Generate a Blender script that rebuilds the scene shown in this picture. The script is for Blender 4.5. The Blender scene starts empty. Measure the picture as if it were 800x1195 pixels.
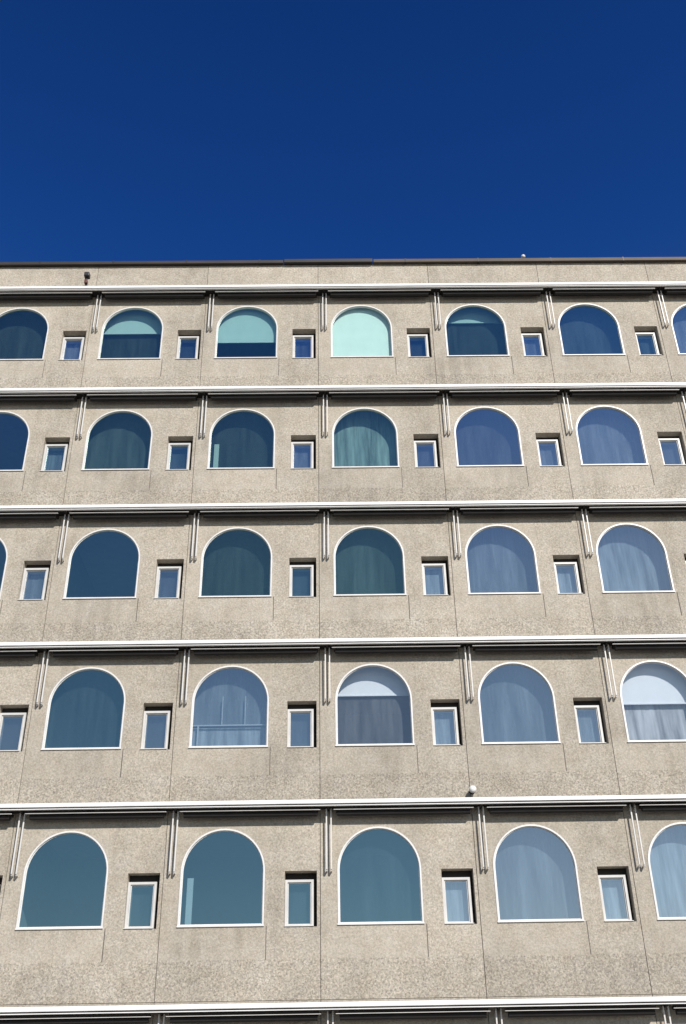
import bpy, bmesh, math, random
from mathutils import Vector, Matrix
random.seed(7)
C = bpy.context.scene.collection
PI = math.pi
P = 3.0; H = 3.449; SILL0 = 1.6 + 3.676
AL, AR, AH = 0.275, 1.895, 1.812
SL, SR, SH = -0.725, -0.112, 1.01      # small window, relative to the bay line
JX = -0.046                             # panel joint
RZ = 2.18                               # awning rail above the sill
COLS = range(-5, 6); C0, C1 = -5, 5
ROWS = range(-1, 5)
XL, XR = C0*P + JX, (C1+1)*P + JX
def sill(k): return SILL0 + k*H - (.16 if k == -1 else 0)
def rail_z(k): return sill(k) + RZ

# ------------------------------------------------------------------ materials
def mat(name):
    m = bpy.data.materials.new(name); m.use_nodes = True
    nt = m.node_tree; nt.nodes.clear()
    out = nt.nodes.new('ShaderNodeOutputMaterial')
    return m, nt, out
def N(nt, t, **kw):
    n = nt.nodes.new(t)
    for k, v in kw.items():
        if k in n.inputs: n.inputs[k].default_value = v
        else: setattr(n, k, v)
    return n
def principled(name, col, rough=.6, metal=0., var=.0, scale=6., bump=0.):
    m, nt, out = mat(name)
    b = N(nt, 'ShaderNodeBsdfPrincipled'); b.inputs['Roughness'].default_value = rough
    b.inputs['Metallic'].default_value = metal
    b.inputs['Base Color'].default_value = (*col, 1)
    if var > 0:
        tc = N(nt, 'ShaderNodeTexCoord'); no = N(nt, 'ShaderNodeTexNoise'); no.inputs['Scale'].default_value = scale
        no.inputs['Detail'].default_value = 6
        nt.links.new(tc.outputs['Object'], no.inputs['Vector'])
        mr = N(nt, 'ShaderNodeMapRange'); mr.inputs['From Min'].default_value = .3; mr.inputs['From Max'].default_value = .7
        mr.inputs['To Min'].default_value = 1-var; mr.inputs['To Max'].default_value = 1+var
        nt.links.new(no.outputs['Fac'], mr.inputs['Value'])
        mx = N(nt, 'ShaderNodeVectorMath', operation='SCALE'); mx.inputs[0].default_value = col
        nt.links.new(mr.outputs['Result'], mx.inputs['Scale'])
        nt.links.new(mx.outputs['Vector'], b.inputs['Base Color'])
        if bump > 0:
            bp = N(nt, 'ShaderNodeBump'); bp.inputs['Strength'].default_value = bump; bp.inputs['Distance'].default_value = .01
            nt.links.new(no.outputs['Fac'], bp.inputs['Height']); nt.links.new(bp.outputs['Normal'], b.inputs['Normal'])
    nt.links.new(b.outputs[0], out.inputs[0])
    return m

def concrete():
    m, nt, out = mat('exposed_aggregate_concrete'); L = nt.links.new
    tc = N(nt, 'ShaderNodeTexCoord')
    def noise(scale, detail, vec=None, rough=.6):
        n = N(nt, 'ShaderNodeTexNoise'); n.inputs['Scale'].default_value = scale; n.inputs['Detail'].default_value = detail
        n.inputs['Roughness'].default_value = rough
        L(vec or tc.outputs['Object'], n.inputs['Vector']); return n
    def mrange(src, a, b, c, d):
        r = N(nt, 'ShaderNodeMapRange'); L(src, r.inputs['Value'])
        for k, v in zip(('From Min', 'From Max', 'To Min', 'To Max'), (a, b, c, d)): r.inputs[k].default_value = v
        return r.outputs['Result']
    def op(o, a, b):
        k = N(nt, 'ShaderNodeMath', operation=o)
        for i, q in enumerate((a, b)):
            if isinstance(q, (int, float)): k.inputs[i].default_value = q
            else: L(q, k.inputs[i])
        return k.outputs[0]
    mul = lambda a, b: op('MULTIPLY', a, b)
    co = N(nt, 'ShaderNodeAttribute'); co.attribute_name = 'coarse'; coarse = co.outputs['Fac']
    big = noise(.5, 5); mid = noise(2.2, 9, rough=.75); fine = noise(24, 6, rough=.8)
    mp = N(nt, 'ShaderNodeMapping'); mp.inputs['Scale'].default_value = (5.0, 5.0, .5)
    L(tc.outputs['Object'], mp.inputs['Vector'])
    streak = noise(1.0, 6, mp.outputs['Vector'])
    vor = N(nt, 'ShaderNodeTexVoronoi'); vor.inputs['Scale'].default_value = 40; L(tc.outputs['Object'], vor.inputs['Vector'])
    f = mul(mrange(big.outputs['Fac'], .3, .7, .91, 1.08), mrange(mid.outputs['Fac'], .3, .7, .85, 1.14))
    st = mul(mrange(streak.outputs['Fac'], .62, .42, 0, 1), mrange(big.outputs['Fac'], .56, .36, 0, 1))
    f = mul(f, op('SUBTRACT', 1.0, mul(st, .17)))
    g1 = op('SUBTRACT', mrange(fine.outputs['Fac'], .32, .68, .60, 1.36), 1.0)
    sep = N(nt, 'ShaderNodeSeparateColor'); L(vor.outputs['Color'], sep.inputs[0])
    g2 = op('SUBTRACT', mrange(sep.outputs[0], 0., 1., .76, 1.2), 1.0)
    gain = op('ADD', .55, mul(coarse, .65))
    f = mul(f, op('ADD', 1.0, mul(op('ADD', g1, g2), gain)))
    at = N(nt, 'ShaderNodeAttribute'); at.attribute_name = 'tone'
    f = mul(f, at.outputs['Fac'])
    colr = N(nt, 'ShaderNodeMixRGB'); colr.inputs[1].default_value = (.46, .402, .318, 1); colr.inputs[2].default_value = (.435, .396, .335, 1)
    L(mrange(mid.outputs['Fac'], .35, .65, 0, 1), colr.inputs[0])
    sc = N(nt, 'ShaderNodeVectorMath', operation='SCALE'); L(colr.outputs[0], sc.inputs[0]); L(f, sc.inputs['Scale'])
    b = N(nt, 'ShaderNodeBsdfPrincipled'); b.inputs['Roughness'].default_value = .92
    L(sc.outputs['Vector'], b.inputs['Base Color'])
    bp = N(nt, 'ShaderNodeBump'); bp.inputs['Strength'].default_value = .6; bp.inputs['Distance'].default_value = .016
    L(fine.outputs['Fac'], bp.inputs['Height']); L(bp.outputs['Normal'], b.inputs['Normal'])
    L(b.outputs[0], out.inputs[0])
    return m

def glass(name, tint, base, gcol):
    """thin tinted pane: same transmission from both sides, Schlick reflection"""
    m, nt, out = mat(name); L = nt.links.new
    tr = N(nt, 'ShaderNodeBsdfTransparent'); tr.inputs['Color'].default_value = (*tint, 1)
    gl = N(nt, 'ShaderNodeBsdfGlossy'); gl.inputs['Roughness'].default_value = .0; gl.inputs['Color'].default_value = (*gcol, 1)
    ge = N(nt, 'ShaderNodeNewGeometry')
    d = N(nt, 'ShaderNodeVectorMath', operation='DOT_PRODUCT'); L(ge.outputs['Incoming'], d.inputs[0]); L(ge.outputs['Normal'], d.inputs[1])
    ab = N(nt, 'ShaderNodeMath', operation='ABSOLUTE'); L(d.outputs['Value'], ab.inputs[0])
    su = N(nt, 'ShaderNodeMath', operation='SUBTRACT'); su.inputs[0].default_value = 1; L(ab.outputs[0], su.inputs[1])
    pw = N(nt, 'ShaderNodeMath', operation='POWER'); L(su.outputs[0], pw.inputs[0]); pw.inputs[1].default_value = 4
    k = N(nt, 'ShaderNodeMath', operation='ADD'); L(pw.outputs[0], k.inputs[0]); k.inputs[1].default_value = base + .05; k.use_clamp = True
    mx = N(nt, 'ShaderNodeMixShader'); L(k.outputs[0], mx.inputs[0]); L(tr.outputs[0], mx.inputs[1]); L(gl.outputs[0], mx.inputs[2])
    L(mx.outputs[0], out.inputs[0])
    return m

def sheer(name, dens, col=(.82, .85, .87)):
    m, nt, out = mat(name); L = nt.links.new
    tc = N(nt, 'ShaderNodeTexCoord'); mp = N(nt, 'ShaderNodeMapping'); mp.inputs['Scale'].default_value = (4.5, 1, .4)
    oi = N(nt, 'ShaderNodeObjectInfo')
    L(tc.outputs['Object'], mp.inputs['Vector'])
    off = N(nt, 'ShaderNodeVectorMath', operation='SCALE'); off.inputs[0].default_value = (37, 19, 53); L(oi.outputs['Random'], off.inputs['Scale'])
    ad2 = N(nt, 'ShaderNodeVectorMath', operation='ADD'); L(mp.outputs[0], ad2.inputs[0]); L(off.outputs[0], ad2.inputs[1])
    no = N(nt, 'ShaderNodeTexNoise'); no.inputs['Scale'].default_value = 1.3; no.inputs['Detail'].default_value = 6; no.inputs['Roughness'].default_value = .65
    L(ad2.outputs[0], no.inputs['Vector'])
    mr = N(nt, 'ShaderNodeMapRange'); L(no.outputs['Fac'], mr.inputs['Value'])
    mr.inputs['From Min'].default_value = .34; mr.inputs['From Max'].default_value = .68
    mr.inputs['To Min'].default_value = dens*.5; mr.inputs['To Max'].default_value = min(1, dens*1.5)
    tr = N(nt, 'ShaderNodeBsdfTransparent')
    df = N(nt, 'ShaderNodeBsdfDiffuse'); df.inputs['Color'].default_value = (*col, 1)
    mx = N(nt, 'ShaderNodeMixShader'); L(mr.outputs[0], mx.inputs[0]); L(tr.outputs[0], mx.inputs[1]); L(df.outputs[0], mx.inputs[2])
    L(mx.outputs[0], out.inputs[0])
    return m

M = dict(
    conc=concrete(),
    joint=principled('joint_sealant', (.13, .115, .1), .9, var=.2, scale=4),
    white=principled('window_frame_aluminium', (.70, .69, .67), .4, 0, var=.08, scale=3),
    rail=principled('pale_aluminium', (.84, .83, .81), .38, 0, var=.06, scale=2),
    arm=principled('arm_aluminium', (.66, .64, .61), .4, 0, var=.1, scale=2),
    dark=principled('dark_housing_and_shade', (.018, .015, .014), .85, 0, var=.2, scale=5),  # dark metal, also the painted shade under rails and in small-window recesses
    alu=principled('window_aluminium', (.58, .57, .55), .45, 0, var=.08, scale=4),
    brown=principled('brown_coping_metal', (.036, .029, .025), .6, .2, var=.25, scale=1.2),
    brown2=principled('dark_coping_metal', (.022, .019, .018), .5, .2, var=.2, scale=2),
    rust=principled('weathered_coping_metal', (.075, .056, .043), .65, .1, var=.3, scale=1.5),
    inner=principled('interior_plaster', (.36, .37, .37), .9, var=.05),
    ceil=principled('interior_ceiling', (.5, .5, .5), .9, var=.05),
    blind=principled('white_roller_blind', (.84, .86, .86), .9, var=.04, scale=3),
    shelf=principled('white_interior_panel', (.7, .7, .68), .8, var=.03),
    g_clear=glass('pale_teal_window_glass', (.72, .87, .84), .05, (.8, 1, .95)),
    g_pale=glass('pale_blue_window_glass', (.86, .90, .94), .16, (.95, 1, 1)),
    g_teal=glass('teal_window_glass', (.56, .74, .73), .16, (.68, .98, .86)),
    g_mid=glass('blue_green_window_glass', (.58, .72, .77), .24, (.64, .93, .93)),
    g_blue=glass('blue_window_glass', (.70, .80, .86), .34, (.95, 1.0, .98)),
    roof=principled('bitumen_roof', (.08, .08, .08), .9, var=.2, scale=2),
    asphalt=principled('asphalt', (.05, .05, .052), .9, var=.15, scale=8, bump=.4),
    paving=principled('concrete_paving', (.26, .25, .235), .9, var=.12, scale=4, bump=.3),
    kerb=principled('granite_kerb', (.3, .29, .28), .85, var=.1, scale=10),
    soil=principled('city_ground', (.12, .12, .105), .95, var=.2, scale=.6),
    black=principled('black_plastic', (.03, .028, .028), .5),
    red=principled('faded_red_plastic', (.12, .04, .03), .5),
)
SH_L = {d: sheer('sheer_curtain_%s' % n, d) for d, n in ((.07, 'faint'), (.12, 'thin'), (.28, 'light'), (.5, 'medium'), (.85, 'full'))}

# ------------------------------------------------------------------ helpers
def link(name, bm, mats, parent=None, smooth=False):
    me = bpy.data.meshes.new(name); bm.to_mesh(me); bm.free()
    for m in (mats if isinstance(mats, (list, tuple)) else [mats]): me.materials.append(m)
    if smooth:
        for p in me.polygons: p.use_smooth = True
    o = bpy.data.objects.new(name, me); C.objects.link(o)
    if parent: o.parent = parent
    return o
def empty(name, loc=(0, 0, 0)):
    o = bpy.data.objects.new(name, None); C.objects.link(o); o.location = loc; return o
def box(bm, x0, x1, y0, y1, z0, z1, mi=0, bev=0.):
    v = [bm.verts.new(p) for p in ((x0,y0,z0),(x1,y0,z0),(x1,y1,z0),(x0,y1,z0),(x0,y0,z1),(x1,y0,z1),(x1,y1,z1),(x0,y1,z1))]
    fs = [bm.faces.new([v[i] for i in q]) for q in ((0,3,2,1),(4,5,6,7),(0,1,5,4),(1,2,6,5),(2,3,7,6),(3,0,4,7))]
    for f in fs: f.material_index = mi
    if bev:
        es = list({e for f in fs for e in f.edges})
        r = bmesh.ops.bevel(bm, geom=es, offset=bev, segments=2, affect='EDGES', profile=.5)
        for f in r['faces']: f.material_index = mi
def tube(bm, a, b, r, n=12, mi=0, r2=None):
    a, b = Vector(a), Vector(b); d = (b-a); q = d.to_track_quat('Z', 'Y').to_matrix().to_4x4()
    mtx = Matrix.Translation((a+b)/2) @ q
    res = bmesh.ops.create_cone(bm, cap_ends=True, segments=n, radius1=r, radius2=r if r2 is None else r2, depth=d.length, matrix=mtx)
    for v in res['verts']:
        for f in v.link_faces: f.material_index = mi
def arch(w, h, inset=0., n=28):
    """outline points (x, z), bottom-left, up over the arch, to bottom-right"""
    r = w/2; zc = h - r
    pts = [(inset, inset)]
    for i in range(n+1):
        a = PI - PI*i/n
        pts.append((r + (r-inset)*math.cos(a), zc + (r-inset)*math.sin(a)))
    pts.append((w-inset, inset))
    return pts
def ring(bm, outer, inner, y0, y1, mi=0):
    n = len(outer)
    vo0 = [bm.verts.new((x, y0, z)) for x, z in outer]; vi0 = [bm.verts.new((x, y0, z)) for x, z in inner]
    vo1 = [bm.verts.new((x, y1, z)) for x, z in outer]; vi1 = [bm.verts.new((x, y1, z)) for x, z in inner]
    new = []
    for i in range(n):
        j = (i+1) % n
        for q in ((vo0[i], vo0[j], vi0[j], vi0[i]), (vi0[i], vi0[j], vi1[j], vi1[i]), (vo1[j], vo1[i], vi1[i], vi1[j]), (vo0[j], vo0[i], vo1[i], vo1[j])):
            f = bm.faces.new(q); f.material_index = mi; new.append(f)
    bmesh.ops.recalc_face_normals(bm, faces=new)
def mesh_of(bm, name, m, smooth=False):
    me = bpy.data.meshes.new(name); bm.to_mesh(me); bm.free()
    for q in (m if isinstance(m, (list, tuple)) else [m]): me.materials.append(q)
    if smooth:
        for p in me.polygons: p.use_smooth = True
    return me
def put(name, me, parent, loc=(0,0,0)):
    o = bpy.data.objects.new(name, me); C.objects.link(o); o.parent = parent; o.location = loc; return o

# ------------------------------------------------------------------ building
B = empty('concrete_building')
B['label'] = 'grey concrete office block with rows of arched windows and long pale awning rails'
B['category'] = 'building'

bm = bmesh.new(); lay = bm.faces.layers.float.new('tone'); clay = bm.faces.layers.float.new('coarse')
def quad(bm, x0, x1, z0, z1, tone, coarse=0., y=0.):
    if x1-x0 < 1e-6 or z1-z0 < 1e-6: return
    v = [bm.verts.new(p) for p in ((x0,y,z0),(x1,y,z0),(x1,y,z1),(x0,y,z1))]
    f = bm.faces.new(v); f[lay] = tone; f[clay] = coarse
    return f
G = .006
RV = .10; RS = .30    # reveal depths
for k in ROWS:
    s = sill(k)
    zb, zt = s + RZ - H + .004, s + RZ - .004
    if k == -1: zb = -.02; zt += .16
    for c in COLS:
        x0, x1 = c*P+JX+G, (c+1)*P+JX-G
        t = random.uniform(.95, 1.05)*(1.0 + .012*(k-2)); tl = t*random.uniform(.92, .97)
        a0, a1 = c*P+AL, c*P+AR
        b0, b1 = (c+1)*P+SL, (c+1)*P+SR
        if k == 4:      # parapet panel with its own joint above the rail
            zt = s + RZ + .02
            quad(bm, x0, x1, zt+.012, s+3.33, random.uniform(.96, 1.06), .4)
        # coarse spandrel zone under the windows
        zm = max(s - .58, zb)
        quad(bm, x0, a1+.045, zb, zm, tl, .85); quad(bm, a1+.045, x1, zb, zm, tl*1.01, .85)
        # around the arch
        quad(bm, x0, a0, zm, zt, t); quad(bm, a0, a1, zm, s, t)
        pts = arch(AR-AL, AH)
        for i in range(1, len(pts)-2):
            (px, pz), (qx, qz) = pts[i], pts[i+1]
            v = [bm.verts.new(p) for p in ((a0+px, 0, s+pz), (a0+qx, 0, s+qz), (a0+qx, 0, zt), (a0+px, 0, zt))]
            bm.faces.new(v)[lay] = t
        # the field round the small window is cast a little rougher
        t2 = t*random.uniform(.95, 1.0)
        quad(bm, a1, a1+.045, zm, zt, t); quad(bm, a1+.045, b0, zm, zt, t2, .35)
        sb = s - .02
        quad(bm, b0, b1, zm, sb, t2, .35); quad(bm, b0, b1, sb+SH, zt, t2, .35)
        quad(bm, b1, x1, zm, zt, t2, .35)
        # reveals
        def rev(loop, d):
            n = len(loop)
            for i in range(n):
                (px, pz), (qx, qz) = loop[i], loop[(i+1) % n]
                v = [bm.verts.new(p) for p in ((px, 0, pz), (px, d, pz), (qx, d, qz), (qx, 0, qz))]
                bm.faces.new(v)[lay] = t*.98
        rev([(a0+x, s+z) for x, z in pts], RV)
        rev([(b0, sb), (b0, sb+SH), (b1, sb+SH), (b1, sb)], RS)
        # panel edges
        ztop = s+3.33 if k == 4 else zt
        rev([(x0, zb), (x0, ztop), (x1, ztop), (x1, zb)], .05)
# side, back and top of the block
YB = 14.0
ztop = SILL0 + 4*H + 3.33
def face(pts, t=1.):
    f = bm.faces.new([bm.verts.new(p) for p in pts]); f[lay] = t
face([(XL,.05,-.02),(XL,YB,-.02),(XL,YB,ztop),(XL,.05,ztop)]); face([(XR,.05,-.02),(XR,.05,ztop),(XR,YB,ztop),(XR,YB,-.02)])
face([(XL,YB,-.02),(XR,YB,-.02),(XR,YB,ztop),(XL,YB,ztop)])
# short cast joints beside and under each arch
for k in ROWS:
    s = sill(k)
    for c in COLS:
        x = c*P + AR + .045; L_ = .58; w_ = random.uniform(.006, .009)
        box(bm, x-w_, x+w_, -.004, .01, s-L_, s, 1)
link('wall', bm, [M['conc'], M['joint']], B)

bm = bmesh.new()
for c in range(C0, C1+2):
    x = c*P+JX
    box(bm, x-.05, x+.05, .022, .045, 0, ztop-.01)
for k in ROWS:
    s = SILL0 + k*H
    box(bm, XL+.06, XR-.06, .046, .06, s+RZ-.05, s+RZ+.06)
link('panel_joint', bm, M['joint'], B)

# interior
bm = bmesh.new()
for k in range(-1, 6):
    z = SILL0 + k*H - .95
    box(bm, XL+.1, XR-.1, .31, YB-.1, z-.28, z, 0)
link('interior_floor', bm, M['ceil'], B)
bm = bmesh.new()
for c in range(C0, C1+2):
    x = c*P+JX
    box(bm, x-.03, x+.03, .07, 4.0, 0.0, ztop-.2)
box(bm, XL+.1, XR-.1, 4.01, 4.2, 0.0, ztop-.2)
link('interior_wall', bm, M['inner'], B)

# ------------------------------------------------------------------ arched windows
W = AR-AL; FW = .034
# style: (glass, blind fraction, curtain density)
ST = {}
def setst(k, d):
    for c, v in d.items(): ST[(k, c)] = v
setst(4, {-3:('teal',0,.07), -2:('teal',.42,.07), -1:('teal',.66,0), 0:('clear',1.0,0), 1:('teal',.24,.07), 2:('mid',0,.12), 3:('blue',0,.28)})
setst(3, {-3:('mid',0,0), -2:('teal',0,.12), -1:('teal',0,.07), 0:('teal',0,.5), 1:('blue',0,.12), 2:('blue',0,.28)})
setst(2, {-3:('mid',0,0), -2:('mid',0,0), -1:('teal',0,.07), 0:('teal',0,.12), 1:('blue',0,.28), 2:('blue',0,.5)})
setst(1, {-3:('mid',0,.07), -2:('mid',0,.07), -1:('blue',0,.12), 0:('pale',.36,.12), 1:('blue',0,.28), 2:('pale',.52,.5)})
setst(0, {-2:('mid',0,0), -1:('mid',0,0), 0:('mid',0,.07), 1:('blue',0,.28), 2:('blue',0,.5)})
BD = {(4,-2):.27, (4,-1):.17, (4,0):.14, (4,1):.3, (1,0):.3, (1,2):.26}
bm = bmesh.new()
ring(bm, arch(W, AH, .003), arch(W, AH, FW), -.012, .05)
ring(bm, arch(W, AH, FW+.001), arch(W, AH, FW+.016), .02, .05)
box(bm, -.005, W+.005, -.025, -.013, -.004, .02)
me_frame = mesh_of(bm, 'arched_window', M['white'])
me_pane = {}
for g in ('clear', 'pale', 'teal', 'mid', 'blue'):
    bm = bmesh.new()
    f = bm.faces.new([bm.verts.new((x, .036, z)) for x, z in arch(W, AH, FW-.01)])
    f.normal_update()
    if f.normal.y > 0: f.normal_flip()
    me_pane[g] = mesh_of(bm, 'glass_pane', M['g_'+g])
def curtain_mesh(m, x0, x1, z0, z1, amp=.007, waves=8, seed=0):
    bm = bmesh.new(); n = 70; prev = None
    for i in range(n+1):
        t = i/n; x = x0+(x1-x0)*t
        y = amp*math.sin(t*waves*2*PI + 2.2*math.sin(t*7+seed))*(.5+.5*math.sin(t*9+seed*2))
        a, b = bm.verts.new((x, y, z0)), bm.verts.new((x, y*.5, z1))
        if prev: bm.faces.new((prev[0], a, b, prev[1]))
        prev = (a, b)
    return mesh_of(bm, 'curtain', m, True)
me_cur = {(d, v): curtain_mesh(SH_L[d], -.12, W+.12, -.25, AH+.2, seed=d*10+v*1.7, waves=7+v) for d in SH_L for v in range(3)}
me_half = curtain_mesh(SH_L[.28], -.12, W+.12, .62, AH+.2)
me_low = curtain_mesh(SH_L[.5], -.12, W+.12, -.2, .54)
for k in ROWS:
    s = sill(k)
    for c in COLS:
        g, bl, cu = ST.get((k, c)) or (random.choice(['teal', 'mid', 'blue']), random.choice([0, 0, .4]), random.choice([0, .12, .28]))
        w = put('arched_window', me_frame, B, (c*P+AL, 0, s))
        put('glass_pane', me_pane[g], w)
        if bl > 0:
            z1 = AH+.15; z0 = AH - .05 - bl*(AH-.05) + .1
            if bl == 1.: z0 = -.1
            bm = bmesh.new(); box(bm, -.1, W+.1, .0, .004, z0, z1); box(bm, -.1, W+.1, -.012, .016, z0-.03, z0)
            put('roller_blind', mesh_of(bm, 'roller_blind', M['blind']), w, (0, BD.get((k, c), .22), 0))
        if (k, c) == (1, -1):
            put('curtain', me_half, w, (0, .34, 0)); put('curtain', me_low, w, (0, .32, 0))
            bm = bmesh.new()
            box(bm, -.1, W+.1, 0, .03, .55, .575); box(bm, .12, .15, 0.002, .028, -.2, .55); box(bm, .62, .635, 0.002, .028, .575, 1.2); box(bm, 1.1, 1.115, 0.002, .028, .575, 1.2)
            put('window_screen', mesh_of(bm, 'window_screen', M['shelf']), w, (0, .22, 0))
        elif cu > 0:
            put('curtain', me_cur[(cu, (c*2+k) % 3)], w, (0, .36, 0))
        if (k, c) in ((0, -1), (3, -1)):
            bm = bmesh.new(); box(bm, .1, .22, 0, .02, -.2, .95)
            put('window_screen', mesh_of(bm, 'window_screen', M['shelf']), w, (0, .3, 0))
        if (k, c) == (0, -1): w['label'] = 'arched window with a narrow white panel at its lower left'
        if (k, c) == (4, 0): w['label'] = 'arched window with its pale blind fully drawn'

# ------------------------------------------------------------------ small windows
SW = SR-SL; IX, IZ = SW-.06, SH-.14       # the frame stands low and left in its recess
bm = bmesh.new()
rc = lambda i, x1, z1, x0=0., z0=0.: [(x0+i, z0+i), (x0+i, z1-i), (x1-i, z1-i), (x1-i, z0+i)]
ring(bm, rc(.004, IX, IZ), rc(.050, IX, IZ), .09, .27)
ring(bm, rc(.051, IX, IZ), rc(.07, IX, IZ), .115, .27)
box(bm, .004, IX, -.02, .088, .004, .018)
box(bm, .003, SW-.003, .2, .26, IZ+.0, SH-.003, 1); box(bm, IX+.0, SW-.003, .2, .26, .003, IZ-.001, 1)  # dark strips paint the shaded soffit and right reveal of the recess
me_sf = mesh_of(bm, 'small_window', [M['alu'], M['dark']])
me_sp = {}
for g in ('teal', 'mid', 'blue'):
    bm = bmesh.new(); f = bm.faces.new([bm.verts.new((x, .14, z)) for x, z in rc(.065, IX, IZ)]); f.normal_update()
    if f.normal.y > 0: f.normal_flip()
    me_sp[g] = mesh_of(bm, 'glass_pane', M['g_'+g])
me_sc = {d: curtain_mesh(SH_L[d], .0, SW, .0, SH, .006, 4, seed=d*7) for d in SH_L}
for k in ROWS:
    s = sill(k)
    for c in range(C0+1, C1+2):
        w = put('small_window', me_sf, B, (c*P+SL, 0, s-.02))
        g = 'blue' if (c >= 1 and k < 4) or k == 1 or random.random() < .45 else 'mid'
        put('glass_pane', me_sp[g], w)
        put('curtain', me_sc[.5 if (c > 0 and k < 3) else random.choice([.07, .12, .28])], w, (0, .285, 0))

# ------------------------------------------------------------------ awning rails and awnings
for k in range(-1, 5):
    bm = bmesh.new()
    box(bm, XL-.1, XR+.1, -.345, -.27, .0, .082, 0, .012)
    box(bm, XL-.1, XR+.1, -.335, -.275, -.04, -.024, 0, .003)
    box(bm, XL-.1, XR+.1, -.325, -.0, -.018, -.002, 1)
    for c in range(C0, C1+1):
        for dx in (.12, 1.6):
            box(bm, c*P+dx-.02, c*P+dx+.02, -.27, .0, -.06, -.02, 1)
    o = link('awning_rail', bm, [M['rail'], M['dark']], B); o.location = (0, 0, rail_z(k))
bm = bmesh.new()
tube(bm, (.29, -.16, -.14), (P-.1, -.16, -.14), .058, 14, 0)
box(bm, .27, P-.08, -.245, -.01, -.1, -.05, 0)  # dark housing, filled in to deepen the shadow below the rail
box(bm, .22, P-.04, -.285, -.25, -.105, -.096, 1, .002)
me_aw = bpy.data.meshes.new('folded_awning'); bm.to_mesh(me_aw); bm.free()
for m in (M['dark'], M['arm']): me_aw.materials.append(m)
bm = bmesh.new()
box(bm, -.013, .013, -.13, -.10, -1.2, -.04, 0, .003)
box(bm, -.012, .012, -.11, 0., -1.225, -1.2, 0)
box(bm, -.012, .012, -.098, 0., -.14, -.10, 0)
me_arm = mesh_of(bm, 'arm', M['arm'])
for k in range(-1, 5):
    for c in COLS:
        a = put('folded_awning', me_aw, B, (c*P, 0, rail_z(k)))
        put('arm', me_arm, a, (.168, 0, 0)); put('arm', me_arm, a, (P+.078, 0, 0))

# ------------------------------------------------------------------ roof and coping
bm = bmesh.new(); box(bm, XL+.1, XR-.1, .1, YB-.1, ztop-.5, ztop-.2)
link('roof', bm, M['roof'], B)
bm = bmesh.new()
for a, b, h, mi, fr in ((XL-.08, -1.0, .09, 0, -.10), (-.98, 1.45, .11, 1, -.115), (1.47, XR+.08, .10, 2, -.10)):
    box(bm, a, b, fr, .35, ztop-.02, ztop+h, mi, .01)
box(bm, XL-.08, XL+.25, .36, YB, ztop-.03, ztop+.1, 0); box(bm, XR-.25, XR+.08, .36, YB, ztop-.03, ztop+.1, 0)
x = XL+1.4
while x < XR:
    if not (-1.2 < x < 1.7): box(bm, x-.02, x+.02, -.106, .3, ztop-.025, ztop+.106, 1)
    x += 2.0
link('roof_coping', bm, [M['brown'], M['brown2'], M['rust']], B)

# ------------------------------------------------------------------ small fixtures
t = empty('wall_lamp', (2.99, 0, SILL0 + RZ + .30))
t['label'] = 'small round white lamp on the wall just above the lowest full awning rail'; t['category'] = 'lamp'
bm = bmesh.new(); tube(bm, (0, 0, 0), (0, -.05, 0), .06, 20); tube(bm, (0,-.05,0), (0,-.10,0), .035, 16); link('mount', bm, M['dark'], t, True)
bm = bmesh.new(); bmesh.ops.create_uvsphere(bm, u_segments=20, v_segments=12, radius=.075)
for v in bm.verts: v.co.y = v.co.y*.8 - .14
link('lamp_globe', bm, M['white'], t, True)

t = empty('floodlight', (-6.24, -.12, SILL0 + 4*H + RZ + .09))
t['label'] = 'small dark floodlight on a bracket standing above the top awning rail at left'; t['category'] = 'light'
bm = bmesh.new(); box(bm, -.05, .05, -.20, .12, -.01, .02); tube(bm, (0, -.14, .02), (0, -.14, .42), .025, 10); link('bracket', bm, M['black'], t)
bm = bmesh.new(); box(bm, -.07, .07, -.24, -.08, .36, .5, 0, .015); box(bm, -.055, .055, -.246, -.24, .375, .485); link('lamp_housing', bm, M['black'], t)
bm = bmesh.new(); box(bm, -.04, .04, -.22, -.12, .12, .24, 0, .008); link('junction_box', bm, M['red'], t)

t = empty('roof_globe', (5.62, -.05, ztop+.1))
t['label'] = 'tiny white globe standing on the roof edge against the sky'; t['category'] = 'light'
bm = bmesh.new(); tube(bm, (0,0,0), (0,0,.06), .02, 10); link('stem', bm, M['black'], t)
bm = bmesh.new(); bmesh.ops.create_uvsphere(bm, u_segments=16, v_segments=10, radius=.06)
for v in bm.verts: v.co.z += .1
link('globe', bm, M['white'], t, True)

# ------------------------------------------------------------------ ground
def sheet(name, x0, x1, y0, y1, z, m, z0=None):
    bm = bmesh.new()
    if z0 is None: bm.faces.new([bm.verts.new(p) for p in ((x0,y0,z),(x1,y0,z),(x1,y1,z),(x0,y1,z))])
    else: box(bm, x0, x1, y0, y1, z0, z)
    o = link(name, bm, m); o['kind'] = 'structure'; return o
sheet('ground', -600, 600, -600, 600, -.14, M['soil'])
sheet('pavement', -120, 120, -4.0, 0.0, 0, M['paving'], -.136)
sheet('kerb', -120, 120, -4.15, -4.003, .003, M['kerb'], -.136)
sheet('road', -120, 120, -14.0, -4.153, -.132, M['asphalt'])
sheet('kerb', -120, 120, -14.153, -14.003, .003, M['kerb'], -.136)
sheet('pavement', -120, 120, -26, -14.156, 0, M['paving'], -.136)

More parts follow.
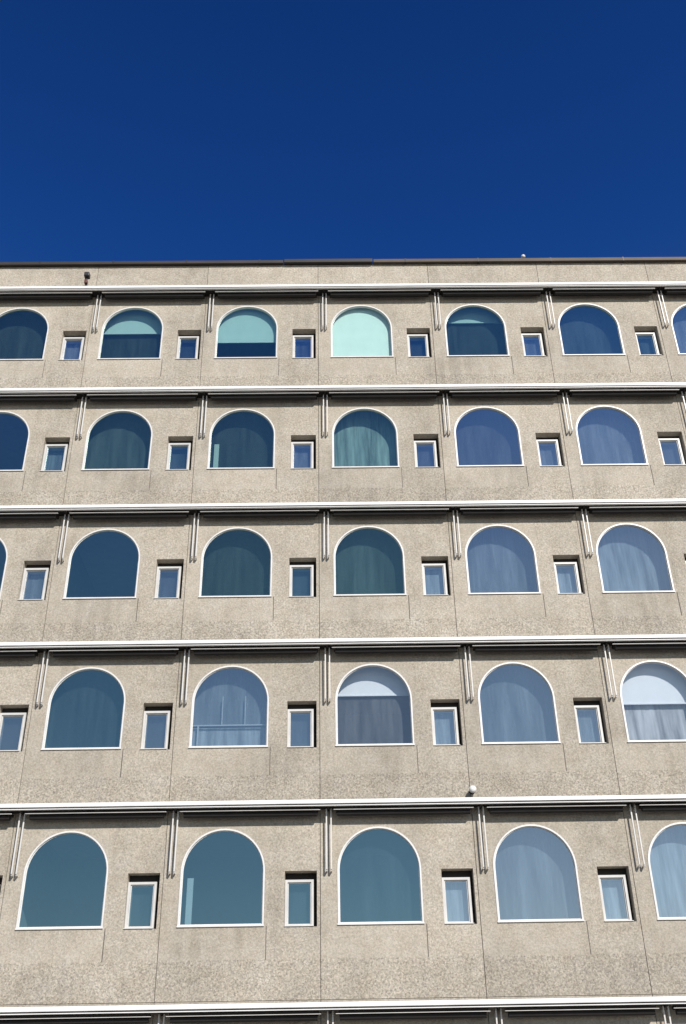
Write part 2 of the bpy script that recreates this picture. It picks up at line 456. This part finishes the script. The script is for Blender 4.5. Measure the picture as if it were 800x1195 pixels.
# ------------------------------------------------------------------ light
AZ, EL = math.radians(25), math.radians(34)
S = Vector((math.sin(AZ)*math.cos(EL), -math.cos(AZ)*math.cos(EL), math.sin(EL)))
sd = bpy.data.lights.new('sun', 'SUN'); sd.energy = 5.0; sd.angle = math.radians(.5); sd.color = (1, .95, .88)
so = bpy.data.objects.new('sun', sd); C.objects.link(so); so.rotation_euler = S.to_track_quat('Z', 'Y').to_euler(); so.location = S*60
wd = bpy.data.worlds.new('World'); bpy.context.scene.world = wd; wd.use_nodes = True
nt = wd.node_tree; nt.nodes.clear()
sky = nt.nodes.new('ShaderNodeTexSky'); sky.sky_type = 'NISHITA'; sky.sun_disc = False
sky.sun_elevation = EL; sky.sun_rotation = math.radians(180)-AZ
sky.altitude = 1000; sky.air_density = 1.0; sky.dust_density = 0.3; sky.ozone_density = 4.0
tc = nt.nodes.new('ShaderNodeTexCoord'); sx = nt.nodes.new('ShaderNodeSeparateXYZ'); nt.links.new(tc.outputs['Generated'], sx.inputs[0])
rp = nt.nodes.new('ShaderNodeValToRGB'); e = rp.color_ramp.elements
e[0].position = .12; e[0].color = (1.3, 1.08, .90, 1)
e[1].position = .88; e[1].color = (.09, .36, .86, 1)
x = e.new(.45); x.color = (.85, .90, .90, 1)
x = e.new(.70); x.color = (.14, .50, 1.10, 1)
nt.links.new(sx.outputs[2], rp.inputs[0])
gm = nt.nodes.new('ShaderNodeMixRGB'); gm.blend_type = 'MULTIPLY'; gm.inputs[0].default_value = 1
bg = nt.nodes.new('ShaderNodeBackground'); bg.inputs['Strength'].default_value = .105
wo = nt.nodes.new('ShaderNodeOutputWorld')
nt.links.new(sky.outputs[0], gm.inputs[1]); nt.links.new(rp.outputs[0], gm.inputs[2]); nt.links.new(gm.outputs[0], bg.inputs[0]); nt.links.new(bg.outputs[0], wo.inputs[0])

# ------------------------------------------------------------------ camera
psi, th, ro, f = .0152, .55851, .01844, 1203.9
F = Vector((math.sin(psi)*math.cos(th), math.cos(psi)*math.cos(th), math.sin(th)))
R0 = Vector((math.cos(psi), -math.sin(psi), 0)); U0 = R0.cross(F)
R = R0*math.cos(ro) - U0*math.sin(ro); U = R0*math.sin(ro) + U0*math.cos(ro)
cd = bpy.data.cameras.new('camera'); cd.sensor_fit = 'VERTICAL'; cd.sensor_height = 36; cd.lens = f/1195*36; cd.clip_end = 2000
co = bpy.data.objects.new('camera', cd); C.objects.link(co)
mw = Matrix.Identity(4)
for i in range(3): mw[i][0], mw[i][1], mw[i][2] = R[i], U[i], -F[i]
mw[0][3], mw[1][3], mw[2][3] = .2048, -20.4427, 1.6
co.matrix_world = mw
sc = bpy.context.scene; sc.camera = co
sc.view_settings.view_transform = 'Standard'; sc.view_settings.look = 'None'; sc.view_settings.exposure = 0
